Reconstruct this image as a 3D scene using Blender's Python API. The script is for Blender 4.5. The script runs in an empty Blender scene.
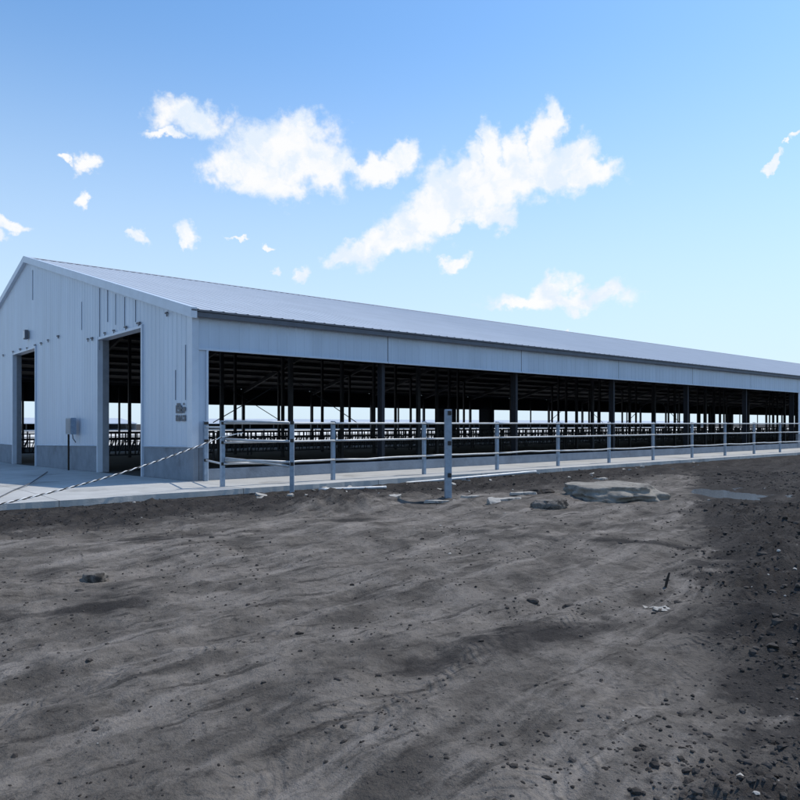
import bpy, bmesh, math, random
from mathutils import Vector, Matrix, noise
random.seed(7)
S = bpy.context.scene
COL = S.collection
R = math.radians
# ------------------------------------------------------------------ camera
FPX = 711.6                       # focal length for an 800 px wide picture
cam = bpy.data.cameras.new('camera'); camo = bpy.data.objects.new('camera', cam); COL.objects.link(camo)
camo.location = (0, 0, 1.5); camo.rotation_euler = (R(90), 0, 0)
cam.sensor_width = 36; cam.lens = 36*FPX/800; cam.shift_y = 24/800
cam.clip_start = .1; cam.clip_end = 9000
S.camera = camo
S.view_settings.view_transform = 'Standard'; S.view_settings.look = 'None'
S.view_settings.exposure = 0.0; S.view_settings.gamma = 1; S.view_settings.use_curve_mapping = False
# ------------------------------------------------------------------ barn frame
D1 = Vector((.762, .648, 0)).normalized()      # along the long side
D2 = Vector((-D1.y, D1.x, 0))                  # along the gable
ANG = math.atan2(D1.y, D1.x)
Y0 = 18.63
C0 = Vector(((193-400)/FPX*Y0, Y0, 0))
def W(s, t, z=0): return C0 + D1*s + D2*t + Vector((0, 0, z))
def ST(x, y):
    p = Vector((x, y, 0))-C0
    return p.dot(D1), p.dot(D2)
def gz(t): return -.02*min(max(t, 0), 20)      # the site falls gently towards the far side
def px(x, y, z=0):                             # real place of a point seen at (x, y) lying at height z
    d = (1.5-z)*FPX/(y-424); return Vector(((x-400)/FPX*d, d, z))
# ------------------------------------------------------------------ sun + sky
SUN_EL, SUN_OFF = 56, 5            # degrees; OFF swings it towards the open long side
az = math.atan2(D1.x, D1.y)+R(SUN_OFF)         # from +Y clockwise
sd = Vector((math.sin(az)*math.cos(R(SUN_EL)), math.cos(az)*math.cos(R(SUN_EL)), math.sin(R(SUN_EL))))
sl = bpy.data.lights.new('sun', 'SUN'); sl.energy = 3.6; sl.angle = R(.5); sl.color = (1, .93, .82)
so = bpy.data.objects.new('sun', sl); COL.objects.link(so)
so.rotation_euler = sd.to_track_quat('Z', 'Y').to_euler()
world = bpy.data.worlds.new('World'); S.world = world; world.use_nodes = True
wt = world.node_tree; wt.nodes.clear()
def N(tree, typ, **kw):
    n = tree.nodes.new(typ)
    for k, v in kw.items():
        if k.startswith('i_'): n.inputs[k[2:].replace('_', ' ')].default_value = v
        else: setattr(n, k, v)
    return n
def math_n(tree, op, a, b=None, c=None, clamp=False):
    n = tree.nodes.new('ShaderNodeMath'); n.operation = op; n.use_clamp = clamp
    for i, v in enumerate((a, b, c)):
        if v is None: continue
        if isinstance(v, (int, float)): n.inputs[i].default_value = v
        else: tree.links.new(v, n.inputs[i])
    return n.outputs[0]
def mix_c(tree, f, a, b, typ='MIX'):
    n = tree.nodes.new('ShaderNodeMix'); n.data_type = 'RGBA'; n.blend_type = typ
    for sock, v in ((n.inputs[0], f), (n.inputs[6], a), (n.inputs[7], b)):
        if isinstance(v, (int, float)): sock.default_value = v
        elif isinstance(v, tuple): sock.default_value = v+(1,)
        else: tree.links.new(v, sock)
    return n.outputs[2]
def smooth(tree, v, a, b, lo=0, hi=1):
    n = tree.nodes.new('ShaderNodeMapRange'); n.interpolation_type = 'SMOOTHSTEP'
    tree.links.new(v, n.inputs[0])
    for i, q in enumerate((a, b, lo, hi)): n.inputs[i+1].default_value = q
    return n.outputs[0]
def build_world():
    t = wt; L = t.links.new
    out = N(t, 'ShaderNodeOutputWorld'); bg = N(t, 'ShaderNodeBackground')
    sky = N(t, 'ShaderNodeTexSky', sky_type='NISHITA', sun_disc=False)
    sky.sun_elevation = R(SUN_EL); sky.sun_rotation = az
    sky.altitude = 200; sky.air_density = 1.1; sky.dust_density = .6; sky.ozone_density = 2.2
    STR = .115
    geo = N(t, 'ShaderNodeTexCoord')
    nz = N(t, 'ShaderNodeVectorMath', operation='NORMALIZE'); L(geo.outputs['Generated'], nz.inputs[0])
    sp = N(t, 'ShaderNodeSeparateXYZ'); L(nz.outputs[0], sp.inputs[0])
    a = math_n(t, 'ARCTAN2', sp.outputs[0], sp.outputs[1]); e = math_n(t, 'ARCSINE', sp.outputs[2])
    cb = N(t, 'ShaderNodeCombineXYZ'); L(a, cb.inputs[0]); L(e, cb.inputs[1])
    # two scales of warp give the ragged cumulus edge
    n1 = N(t, 'ShaderNodeTexNoise', i_Scale=17.0, i_Detail=5.0, i_Roughness=.62); L(cb.outputs[0], n1.inputs['Vector'])
    w0 = N(t, 'ShaderNodeVectorMath', operation='SUBTRACT'); L(n1.outputs['Color'], w0.inputs[0]); w0.inputs[1].default_value = (.5, .5, .5)
    w1 = N(t, 'ShaderNodeVectorMath', operation='SCALE'); L(w0.outputs[0], w1.inputs[0]); w1.inputs['Scale'].default_value = .075
    w2 = N(t, 'ShaderNodeVectorMath', operation='ADD'); L(cb.outputs[0], w2.inputs[0]); L(w1.outputs[0], w2.inputs[1])
    P = w2.outputs[0]
    rt = N(t, 'ShaderNodeMapping', vector_type='POINT'); L(P, rt.inputs[0]); rt.inputs['Rotation'].default_value = (0, 0, -R(20)); P20 = rt.outputs[0]
    blobs = [(228,166,26,14,0),(268,160,46,28,0),(298,142,38,22,0),(322,165,30,18,0),(275,188,24,13,0),(250,178,30,14,0),
             (376,164,24,12,10),(400,156,17,14,0),(352,166,12,7,0),
             (192,114,36,13,0),(168,132,18,4,0),
             (350,244,22,9,10),(378,240,34,15,15),(408,228,38,18,25),(432,206,38,22,30),(462,184,42,26,25),(500,176,44,27,10),(545,168,42,20,0),(590,170,34,11,0),
             (470,150,12,14,0),(490,150,14,24,0),(515,150,14,20,0),(540,138,14,26,0),(552,118,10,20,0),(575,156,22,14,0),(488,206,26,12,0),(505,212,13,8,0),(450,222,14,6,0),
             (455,256,17,7,12),(444,261,10,4,0),
             (553,297,60,9,2),(549,288,24,11,10),(606,290,14,9,20),(575,296,20,7,0),(510,302,20,5,0),
             (185,228,9,9,30),(78,197,6,7,0),(82,162,10,9,0),(62,160,6,3,0),(12,222,16,5,5),(4,234,8,6,-20),(298,269,8,5,40),(138,233,9,5,0),(182,236,6,3,0),(272,270,4,3,0),(232,232,9,2,0),(265,240,7,2,0),
             (796,131,11,3,30),(771,156,8,3,20),(563,328,4,3,0),(783,142,4,2,0),
             
             (980,180,90,20,0),(1100,250,80,16,0),(-160,190,70,22,0),(-260,120,80,26,0)]
    acc = None
    for (bx, by, rx, ry, rot) in blobs:
        bx += 2; by += 4
        aa = math.atan((bx-400)/FPX); ee = math.atan(math.cos(aa)*(424-by)/FPX)
        rot = 20 if rot >= 10 else 0
        ix = 1/(rx*1.12/FPX*math.cos(aa)**2); iy = 1/(ry*1.12/FPX*math.cos(aa))
        ca, sa = math.cos(R(rot)), math.sin(R(rot)); a_, e_ = aa*ca+ee*sa, -aa*sa+ee*ca
        m = N(t, 'ShaderNodeVectorMath', operation='MULTIPLY_ADD'); L(P20 if rot else P, m.inputs[0])
        m.inputs[1].default_value = (ix, iy, 0); m.inputs[2].default_value = (-a_*ix, -e_*iy, 0)
        l = N(t, 'ShaderNodeVectorMath', operation='LENGTH'); L(m.outputs[0], l.inputs[0])
        # falls to nothing outside the blob, in units of the blob's own size
        v = math_n(t, 'SUBTRACT', 1, l.outputs['Value'])
        acc = v if acc is None else math_n(t, 'MAXIMUM', acc, v)
    n2 = N(t, 'ShaderNodeTexNoise', i_Scale=38.0, i_Detail=5.0, i_Roughness=.6); L(cb.outputs[0], n2.inputs['Vector'])
    dens = math_n(t, 'ADD', acc, math_n(t, 'MULTIPLY', math_n(t, 'SUBTRACT', n2.outputs[0], .5), 1.5))
    mask = smooth(t, dens, -.30, .50)
    mask = math_n(t, 'MULTIPLY', mask, .97)
    # cloud tone: bright, with soft grey-blue hollows in the thick parts
    n3 = N(t, 'ShaderNodeTexNoise', i_Scale=20.0, i_Detail=4.0, i_Roughness=.55); L(P, n3.inputs['Vector'])
    tone = smooth(t, n3.outputs[0], .36, .60)
    cc = mix_c(t, tone, (.80, .89, 1.0), (1.0, 1.0, 1.0))
    # a gentle whitening of the air towards the ground
    skyc = N(t, 'ShaderNodeVectorMath', operation='SCALE'); L(sky.outputs[0], skyc.inputs[0]); skyc.inputs['Scale'].default_value = STR
    tint = mix_c(t, 1.0, skyc.outputs[0], (1.05, 1.43, 1.66), 'MULTIPLY')
    low = smooth(t, e, .0, .55, .88, .0)
    tint = mix_c(t, low, tint, (.70, .85, 1.0))
    col = mix_c(t, mask, tint, cc)
    L(col, bg.inputs[0]); bg.inputs[1].default_value = 1.0
    L(bg.outputs[0], out.inputs[0])
build_world()
# ------------------------------------------------------------------ materials
def mat(name, base, rough=.6, metal=0, var=.12, scale=3.0, bump=0.0, bscale=30, dirt=None, dscale=1.2, dpos=(.5, .7), stretch=None, spec=.5):
    m = bpy.data.materials.new(name); m.use_nodes = True; t = m.node_tree; L = t.links.new
    b = t.nodes['Principled BSDF']; b.inputs['Roughness'].default_value = rough; b.inputs['Metallic'].default_value = metal
    b.inputs['Specular IOR Level'].default_value = spec
    tc = N(t, 'ShaderNodeTexCoord'); vec = tc.outputs['Object']
    if stretch:
        mp = N(t, 'ShaderNodeMapping'); L(vec, mp.inputs[0]); mp.inputs['Scale'].default_value = stretch; vec = mp.outputs[0]
    n = N(t, 'ShaderNodeTexNoise', i_Scale=scale, i_Detail=6.0, i_Roughness=.6); L(vec, n.inputs['Vector'])
    lo = tuple(c*(1-var) for c in base); hi = tuple(min(1, c*(1+var)) for c in base)
    c = mix_c(t, smooth(t, n.outputs[0], .3, .7), lo, hi)
    if dirt:
        d = N(t, 'ShaderNodeTexNoise', i_Scale=dscale, i_Detail=9.0, i_Roughness=.68); L(vec, d.inputs['Vector'])
        c = mix_c(t, smooth(t, d.outputs[0], *dpos), c, dirt)
    L(c, b.inputs['Base Color'])
    if bump:
        bn = N(t, 'ShaderNodeTexNoise', i_Scale=bscale, i_Detail=5.0); L(vec, bn.inputs['Vector'])
        bp = N(t, 'ShaderNodeBump', i_Strength=bump, i_Distance=.02); L(bn.outputs[0], bp.inputs['Height']); L(bp.outputs[0], b.inputs['Normal'])
    return m
M = {}
M['clad'] = mat('cladding', (.47, .56, .67), .42, 0, .07, 1.0, .05, 2.0, (.40, .48, .57), .8, (.52, .85), (1, 1, .15))
M['roof'] = mat('roofing', (.41, .46, .53), .85, .0, .04, .6, .04, 2.0, (.37, .42, .485), .5, (.5, .8), spec=.08)
M['trim'] = mat('trim', (.50, .58, .68), .4, 0, .05, 2)
M['gutter'] = mat('gutter', (.10, .11, .13), .6)
M['conc'] = mat('concrete', (.21, .245, .29), .85, 0, .12, 2.2, .35, 25, (.14, .155, .18), .9, (.5, .75))
M['pave'] = mat('paving', (.42, .42, .41), .9, 0, .10, 1.3, .3, 30, (.24, .235, .225), .45, (.52, .72))
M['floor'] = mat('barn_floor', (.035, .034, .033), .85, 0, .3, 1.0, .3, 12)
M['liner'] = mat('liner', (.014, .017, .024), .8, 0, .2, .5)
M['dsteel'] = mat('dark_steel', (.024, .028, .036), .6, 0, .3, 2)
M['msteel'] = mat('mid_steel', (.045, .055, .075), .55, 0, .25, 2)
M['galv'] = mat('galvanised', (.24, .31, .40), .42, .35, .15, 8, .05, 60, (.2, .2, .2), 6, (.6, .8))
M['rail'] = mat('rail_steel', (.46, .48, .50), .5, .25, .12, 6)
M['black'] = mat('black', (.012, .012, .014), .5)
M['white'] = mat('white', (.72, .73, .74), .5)
M['grey'] = mat('grey_paint', (.2, .23, .27), .5)
M['stone'] = mat('stone', (.17, .155, .14), .95, 0, .3, 9, .8, 24, (.05, .046, .042), 5, (.45, .6), spec=.08)
M['slab'] = mat('broken_concrete', (.38, .36, .33), .9, 0, .2, 6, .6, 30, (.12, .11, .10), 3, (.5, .66))
M['clod'] = mat('clods', (.060, .054, .050), 1, 0, .5, 6, .5, 30, spec=.05)
M['yard'] = mat('yard', (.66, .65, .62), .9, 0, .15, .08, 0, 10, (.40, .37, .32), .05, (.52, .62))
M['boulder'] = mat('boulder_stone', (.25, .232, .205), .95, 0, .25, 4, .7, 22, (.11, .10, .09), 2.2, (.52, .7), spec=.1)
M['lap'] = mat('lap_joint', (.24, .29, .35), .6)
M['twig'] = mat('twig', (.03, .022, .016), .9)
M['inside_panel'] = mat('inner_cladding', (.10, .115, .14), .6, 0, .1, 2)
PATCH = [(px(a, b, -.13).x, px(a, b, -.13).y, ra, rb, dg) for (a, b, ra, rb, dg) in ((530, 640, .95, .30, 42), (345, 505, 1.3, .8, 40), (260, 508, 1.2, .5, 40), (170, 515, .8, .3, 20), (195, 537, 1.0, .25, 30), (640, 543, 1.1, .22, -12), (440, 665, .5, .2, 40), (90, 610, .8, .2, 30))]
def joints(m, base_dark, w_=4.0, h_=2.9):
    t = m.node_tree; L = t.links.new; b = t.nodes['Principled BSDF']; src = b.inputs['Base Color'].links[0].from_socket
    g = N(t, 'ShaderNodeNewGeometry'); mp = N(t, 'ShaderNodeMapping', vector_type='TEXTURE'); L(g.outputs['Position'], mp.inputs[0])
    mp.inputs['Location'].default_value = (C0.x, C0.y, 0); mp.inputs['Rotation'].default_value = (0, 0, ANG)
    br = N(t, 'ShaderNodeTexBrick'); br.offset = 0; L(mp.outputs[0], br.inputs['Vector'])
    for k, v in (('Scale', 1.0), ('Mortar Size', .012), ('Mortar Smooth', .1), ('Brick Width', w_), ('Row Height', h_)): br.inputs[k].default_value = v
    L(mix_c(t, math_n(t, 'MULTIPLY', br.outputs['Fac'], .75), src, base_dark), b.inputs['Base Color'])
joints(M['pave'], (.10, .10, .10))
def soil_mat():
    m = bpy.data.materials.new('soil'); m.use_nodes = True; t = m.node_tree; L = t.links.new
    b = t.nodes['Principled BSDF']; b.inputs['Specular IOR Level'].default_value = .06
    g = N(t, 'ShaderNodeNewGeometry'); P = g.outputs['Position']
    sp = N(t, 'ShaderNodeSeparateXYZ'); L(P, sp.inputs[0])
    def nz(scale, det, ro, rot=None, sc=None, src=P):
        v = src
        if rot is not None:
            mp = N(t, 'ShaderNodeMapping', vector_type='TEXTURE'); L(v, mp.inputs[0]); mp.inputs['Rotation'].default_value = (0, 0, R(rot)); mp.inputs['Scale'].default_value = sc; v = mp.outputs[0]
        n = N(t, 'ShaderNodeTexNoise', i_Scale=scale, i_Detail=det, i_Roughness=ro); L(v, n.inputs['Vector']); return n.outputs[0]
    big = nz(.55, 4, .6); mid = nz(1.7, 8, .68); fine = nz(14, 8, .7); streak = nz(1.0, 8, .68, 53, (2.4, .42, 1)); streak2 = nz(1.0, 6, .7, 40, (1.0, .16, 1)); fleck = nz(34, 3, .6)
    base = mix_c(t, smooth(t, mid, .33, .68), (.088, .079, .071), (.205, .184, .165))
    base = mix_c(t, smooth(t, streak, .47, .68, 0, .8), base, (.29, .262, .237))
    base = mix_c(t, smooth(t, streak2, .54, .66, 0, .75), base, (.045, .041, .038))
    base = mix_c(t, smooth(t, big, .56, .70, 0, .75), base, (.026, .025, .025))
    base = mix_c(t, smooth(t, fine, .50, .70, 0, .6), base, (.026, .025, .025))
    base = mix_c(t, smooth(t, fleck, .70, .78, 0, .5), base, (.16, .155, .15))
    # churned damp soil: right-hand strip, and the spoil along the slab
    edge = math_n(t, 'SUBTRACT', sp.outputs[0], math_n(t, 'MULTIPLY', sp.outputs[1], .40))
    edge = math_n(t, 'ADD', edge, math_n(t, 'MULTIPLY', math_n(t, 'SUBTRACT', mid, .5), 3.0))
    ch = smooth(t, edge, -.05, .55)
    tt = math_n(t, 'ADD', math_n(t, 'MULTIPLY', math_n(t, 'SUBTRACT', sp.outputs[0], C0.x), D2.x), math_n(t, 'MULTIPLY', math_n(t, 'SUBTRACT', sp.outputs[1], C0.y), D2.y))
    t2 = math_n(t, 'ADD', tt, math_n(t, 'MULTIPLY', math_n(t, 'SUBTRACT', mid, .5), 5.0))
    sp2 = smooth(t, t2, -7.2, -5.2)
    wet = math_n(t, 'MAXIMUM', ch, sp2)
    for (qx, qy, ra, rb, dg_) in PATCH:
        mp = N(t, 'ShaderNodeMapping', vector_type='TEXTURE'); L(P, mp.inputs[0]); mp.inputs['Location'].default_value = (qx, qy, 0)
        mp.inputs['Rotation'].default_value = (0, 0, R(dg_)); mp.inputs['Scale'].default_value = (ra, rb, 50)
        ln = N(t, 'ShaderNodeVectorMath', operation='LENGTH'); L(mp.outputs[0], ln.inputs[0])
        q = math_n(t, 'ADD', ln.outputs['Value'], math_n(t, 'MULTIPLY', math_n(t, 'SUBTRACT', mid, .5), 2.6))
        wet = math_n(t, 'MAXIMUM', wet, smooth(t, q, .35, 1.25, .9, 0))
    wet = math_n(t, 'MULTIPLY', wet, smooth(t, fine, .25, .65, 1, .78))
    base = mix_c(t, math_n(t, 'MULTIPLY', wet, .93), base, (.016, .015, .016))
    L(base, b.inputs['Base Color'])
    ro = smooth(t, wet, 0, 1, 1.0, .9); L(ro, b.inputs['Roughness'])
    h = math_n(t, 'ADD', math_n(t, 'MULTIPLY', fine, .6), math_n(t, 'MULTIPLY', nz(60, 5, .65), .35))
    h = math_n(t, 'ADD', h, math_n(t, 'MULTIPLY', mid, 1.2))
    # tyre treads pressed into the wheel tracks
    q = math_n(t, 'SUBTRACT', math_n(t, 'MULTIPLY', math_n(t, 'SUBTRACT', sp.outputs[0], .2), .8), math_n(t, 'MULTIPLY', math_n(t, 'SUBTRACT', sp.outputs[1], 4.5), .6))
    q = math_n(t, 'ADD', q, math_n(t, 'MULTIPLY', math_n(t, 'SUBTRACT', big, .5), 1.0))
    al = math_n(t, 'ADD', math_n(t, 'MULTIPLY', sp.outputs[0], .6), math_n(t, 'MULTIPLY', sp.outputs[1], .8))
    tr = None
    for c_ in (0, -1.65, 2.6, 1.1):
        dq = math_n(t, 'ABSOLUTE', math_n(t, 'SUBTRACT', q, c_))
        wv = math_n(t, 'SINE', math_n(t, 'MULTIPLY', math_n(t, 'ADD', al, math_n(t, 'MULTIPLY', dq, 1.1)), 62.0))
        k_ = math_n(t, 'MULTIPLY', smooth(t, wv, -1, 1), smooth(t, dq, .10, .22, 1, 0))
        tr = k_ if tr is None else math_n(t, 'MAXIMUM', tr, k_)
    tr = math_n(t, 'MULTIPLY', tr, smooth(t, mid, .44, .56))
    h = math_n(t, 'SUBTRACT', h, math_n(t, 'MULTIPLY', tr, .22))
    bp = N(t, 'ShaderNodeBump', i_Strength=.9, i_Distance=.055); L(h, bp.inputs['Height']); L(bp.outputs[0], b.inputs['Normal'])
    return m
M['soil'] = soil_mat()
wm = bpy.data.materials.new('puddle_water'); wm.use_nodes = True
wb = wm.node_tree.nodes['Principled BSDF']; wb.inputs['Base Color'].default_value = (.10, .11, .12, 1); wb.inputs['Roughness'].default_value = .16; wb.inputs['IOR'].default_value = 1.33
wn = N(wm.node_tree, 'ShaderNodeTexNoise', i_Scale=5.0); wp = N(wm.node_tree, 'ShaderNodeBump', i_Strength=.25); wm.node_tree.links.new(wn.outputs[0], wp.inputs['Height']); wm.node_tree.links.new(wp.outputs[0], wb.inputs['Normal'])
M['water'] = wm
# ------------------------------------------------------------------ mesh helpers
class MB:
    def __init__(s): s.v = []; s.f = []; s.mi = []
    def add(s, vs, fs, mi=0):
        o = len(s.v); s.v += [tuple(v) for v in vs]; s.f += [tuple(i+o for i in f) for f in fs]; s.mi += [mi]*len(fs); return s
    def box(s, x0, x1, y0, y1, z0, z1, mi=0):
        vs = [(x, y, z) for z in (z0, z1) for y in (y0, y1) for x in (x0, x1)]
        return s.add(vs, [(0,2,3,1),(4,5,7,6),(0,1,5,4),(1,3,7,5),(3,2,6,7),(2,0,4,6)], mi)
    def hexa(s, b, t, mi=0):       # four bottom, four top corners, both counter-clockwise
        return s.add(list(b)+list(t), [(3,2,1,0),(4,5,6,7),(0,1,5,4),(1,2,6,5),(2,3,7,6),(3,0,4,7)], mi)
    def tube(s, pts, r, n=8, mi=0, cap=True):
        pts = [Vector(p) for p in pts]; rings = []
        for i, p in enumerate(pts):
            d = (pts[min(i+1, len(pts)-1)]-pts[max(i-1, 0)]).normalized()
            u = d.cross(Vector((0, 0, 1)))
            if u.length < .05: u = d.cross(Vector((0, 1, 0)))
            u.normalize(); w = u.cross(d)
            rr = r[i] if isinstance(r, (list, tuple)) else r
            rings.append([p+u*rr*math.cos(2*math.pi*k/n)+w*rr*math.sin(2*math.pi*k/n) for k in range(n)])
        vs = [q for rg in rings for q in rg]; fs = []
        for i in range(len(pts)-1):
            for k in range(n): fs.append((i*n+k, i*n+(k+1) % n, (i+1)*n+(k+1) % n, (i+1)*n+k))
        if cap: fs += [tuple(range(n)), tuple(range(len(vs)-1, len(vs)-n-1, -1))]
        return s.add(vs, fs, mi)
    def beam(s, a, b, w, h, mi=0):   # square bar between two points (h is along z-ish)
        a = Vector(a); b = Vector(b); d = (b-a).normalized(); u = d.cross(Vector((0, 0, 1)))
        if u.length < .05: u = Vector((1, 0, 0))
        u.normalize(); v = u.cross(d)
        q = lambda p: [p-u*w/2-v*h/2, p+u*w/2-v*h/2, p+u*w/2+v*h/2, p-u*w/2+v*h/2]
        return s.hexa(q(a), q(b), mi)
    def build(s, name, m, parent=None, loc=None, rot=None, smooth_=False, bevel=0, fixn=True):
        me = bpy.data.meshes.new(name); me.from_pydata(s.v, [], s.f)
        for k in (m if isinstance(m, (list, tuple)) else [m]): me.materials.append(k)
        for p, i in zip(me.polygons, s.mi): p.material_index = i
        if fixn:
            bm = bmesh.new(); bm.from_mesh(me); bmesh.ops.recalc_face_normals(bm, faces=bm.faces); bm.to_mesh(me); bm.free()
        if smooth_:
            for p in me.polygons: p.use_smooth = True
        o = bpy.data.objects.new(name, me); COL.objects.link(o)
        if loc is not None: o.location = loc
        if rot is not None: o.rotation_euler = (0, 0, rot)
        if parent is not None: o.parent = parent
        if bevel:
            b = o.modifiers.new('bevel', 'BEVEL'); b.width = bevel; b.segments = 2; b.limit_method = 'ANGLE'
        return o
def tag(o, label=None, cat=None, group=None, kind=None):
    if label: o['label'] = label
    if cat: o['category'] = cat
    if group: o['group'] = group
    if kind: o['kind'] = kind
    return o
def empty(name, loc, rz=0, label=None, cat=None, group=None):
    o = bpy.data.objects.new(name, None); COL.objects.link(o); o.location = loc; o.rotation_euler = (0, 0, rz)
    o.empty_display_size = .3
    return tag(o, label, cat, group)
def copy_tree(o, parent=None):
    c = o.copy(); COL.objects.link(c); c.parent = parent
    for ch in list(o.children): copy_tree(ch, c)
    return c
# ------------------------------------------------------------------ terrain
SLAB_T = -2.75      # outer edge of the concrete apron
SLAB_S0 = -16
WID, LEN = 34.9, 165.2
PUD = px(728, 494, -.15)
ROCKS = []
def sstep(a, b, x):
    x = min(max((x-a)/(b-a), 0), 1); return x*x*(3-2*x)
def soil_h(x, y, det=True):
    r = math.hypot(x, y)
    s, t = ST(x, y)
    base = gz(t)-.13
    amp = 1-sstep(45, 90, r)
    h = 0
    p = Vector((x, y, 0))
    if amp > 0:
        h += noise.fractal(p*.35, 1, 2, 3)*.07
        h += noise.fractal(p*1.3+Vector((5, 2, 0)), .9, 2, 4)*.035
        edge = x-.41*y+noise.noise(p*.8)*1.2
        churn = sstep(-.2, .9, edge)
        spoil = sstep(-8.5, -5.0, t+noise.noise(p*.6)*2)
        rough = max(churn*(1-sstep(16, 24, r)*.5), spoil*.8)
        # wheel ruts running from the foreground towards the upper right
        q = (x-.2)*.80-(y-4.5)*.60+noise.noise(p*.25)*.6
        for c, w in ((0, .16), (-1.65, .18), (2.6, .2), (-4.4, .2)):
            dd = (q-c)/w
            if abs(dd) < 4: h += (-.060*math.exp(-dd*dd)+.030*math.exp(-(abs(dd)-1.9)**2*2))*(.4+.8*abs(noise.noise(p*.5+Vector((c, 0, 3)))))
        if rough > .02 and r < 40:
            f = noise.fractal(p*4.5, .8, 2.1, 4)
            h += rough*(max(f, -.3)*.075+abs(noise.noise(p*1.9))*.10)
        elif r < 22:
            h += noise.fractal(p*5, .8, 2.1, 3)*.013
        if r < 14: h += noise.fractal(p*14, .8, 2.1, 3)*.006*(1+2*rough)
        h *= amp
    d = math.hypot((x-PUD.x)/1.0, (y-PUD.y)/1.7)
    h = h*(1-math.exp(-d**4*.45)*.90)-.075*math.exp(-d*d*1.1)
    # small heaps of spoil
    for (hx, hy, rr, hh) in HEAPS:
        dd = ((x-hx)**2+(y-hy)**2)/rr**2
        if dd < 5: h += hh*math.exp(-dd)*(1+.45*noise.fractal(p*2.6, .8, 2, 3))
    near = sstep(SLAB_T-.9, SLAB_T-.1, t)*(1 if s > SLAB_S0-1 else 0)
    h = h*(1-near)+min(h, .02)*near*.5
    # duck under slab, barn and yard
    if s > SLAB_S0+.2 and t > SLAB_T+.15: base -= .25; h = -abs(h)
    return base+h
HEAPS = []
for (a, b, rr, hh) in [(345, 505, .9, .22), (310, 508, .7, .12), (372, 508, .6, .14), (262, 505, .7, .06), (395, 500, .7, .08), (480, 502, 1.0, .09), (560, 500, .9, .10), (690, 512, .6, .03),
                       (740, 517, .8, .07), (800, 510, .8, .14), (775, 522, .6, .10), (790, 560, .55, .20), (765, 578, .45, .14), (745, 595, .35, .09), (760, 622, .35, .12), (720, 640, .25, .06), (790, 680, .25, .08), (800, 640, .3, .10), (770, 655, .25, .06), (830, 600, .5, .2),
                       (160, 508, .8, .04), (370, 536, .9, .03), (640, 545, .5, .03), (530, 640, .25, .03), (480, 650, .25, .03)]:
    q = px(a, b, -.13); HEAPS.append((q.x, q.y, rr, hh))
def build_ground():
    mb = MB()
    angs = [R(-52)+R(104)*i/520 for i in range(521)]
    k = 36; angs += [R(52)+(R(256))*i/k for i in range(1, k)]
    na = len(angs)
    rad = [1.6]
    while rad[-1] < 60: rad.append(rad[-1]*1.0088)
    while rad[-1] < 7000: rad.append(rad[-1]*1.08)
    vs = [(0, 0, soil_h(0, 0))]
    for r in rad:
        for a in angs:
            x = r*math.sin(a); y = r*math.cos(a)
            vs.append((x, y, soil_h(x, y)))
    fs = [(0, 1+(j+1) % na, 1+j) for j in range(na)]
    for i in range(len(rad)-1):
        o = 1+i*na
        for j in range(na):
            j2 = (j+1) % na
            fs.append((o+j, o+j2, o+na+j2, o+na+j))
    mb.add(vs, fs)
    o = mb.build('ground', M['soil'], smooth_=True); tag(o, kind='structure')
build_ground()
# puddle
mb = MB(); zz = gz(0)-.170
ring = []
for i in range(40):
    a = 2*math.pi*i/40; ring.append((PUD.x+2.6*math.cos(a), PUD.y+2.2*math.sin(a), zz))
mb.add(ring, [tuple(range(40))]); tag(mb.build('water', M['water']), kind='structure')
# apron: slabs of concrete with a broken outer edge
def sheet(name, s0, s1, ts, z_off, m, thick=.14, ns=1, wob=0):
    mb = MB(); ss = [s0+(s1-s0)*i/ns for i in range(ns+1)]
    top = {}
    for i, s in enumerate(ss):
        for j, t in enumerate(ts):
            tt = t+(noise.noise(Vector((s*.7, 3, 0)))*wob+noise.noise(Vector((s*5, 9, 0)))*wob*.15 if j == 0 and wob else 0)
            top[i, j] = W(s, tt, gz(t)+z_off)
    n = len(ts); vs = [top[i, j] for i in range(ns+1) for j in range(n)]
    fs = [(i*n+j, (i+1)*n+j, (i+1)*n+j+1, i*n+j+1) for i in range(ns) for j in range(n-1)]
    mb.add(vs, fs)
    if thick:
        for i in range(ns):        # outer skirt
            a, b = top[i, 0], top[i+1, 0]; d = Vector((0, 0, -thick))
            mb.add([a+d, b+d, b, a], [(0, 1, 2, 3)])
        for j in range(n-1):
            a, b = top[0, j], top[0, j+1]; d = Vector((0, 0, -thick))
            mb.add([a, b, b+d, a+d], [(0, 1, 2, 3)])
    return tag(mb.build(name, m), kind='structure')
sheet('pavement', SLAB_S0, 75, [SLAB_T, 0], 0, M['pave'], .2, 900, .10)
sheet('pavement_by_gable', SLAB_S0, -.02, [.002, 20, 46], -.001, M['pave'], .2)
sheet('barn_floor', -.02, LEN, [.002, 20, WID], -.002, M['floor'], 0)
sheet('far_yard', -260, 420, [WID+.2, 60, 195], -.02, M['yard'], 0)
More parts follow.
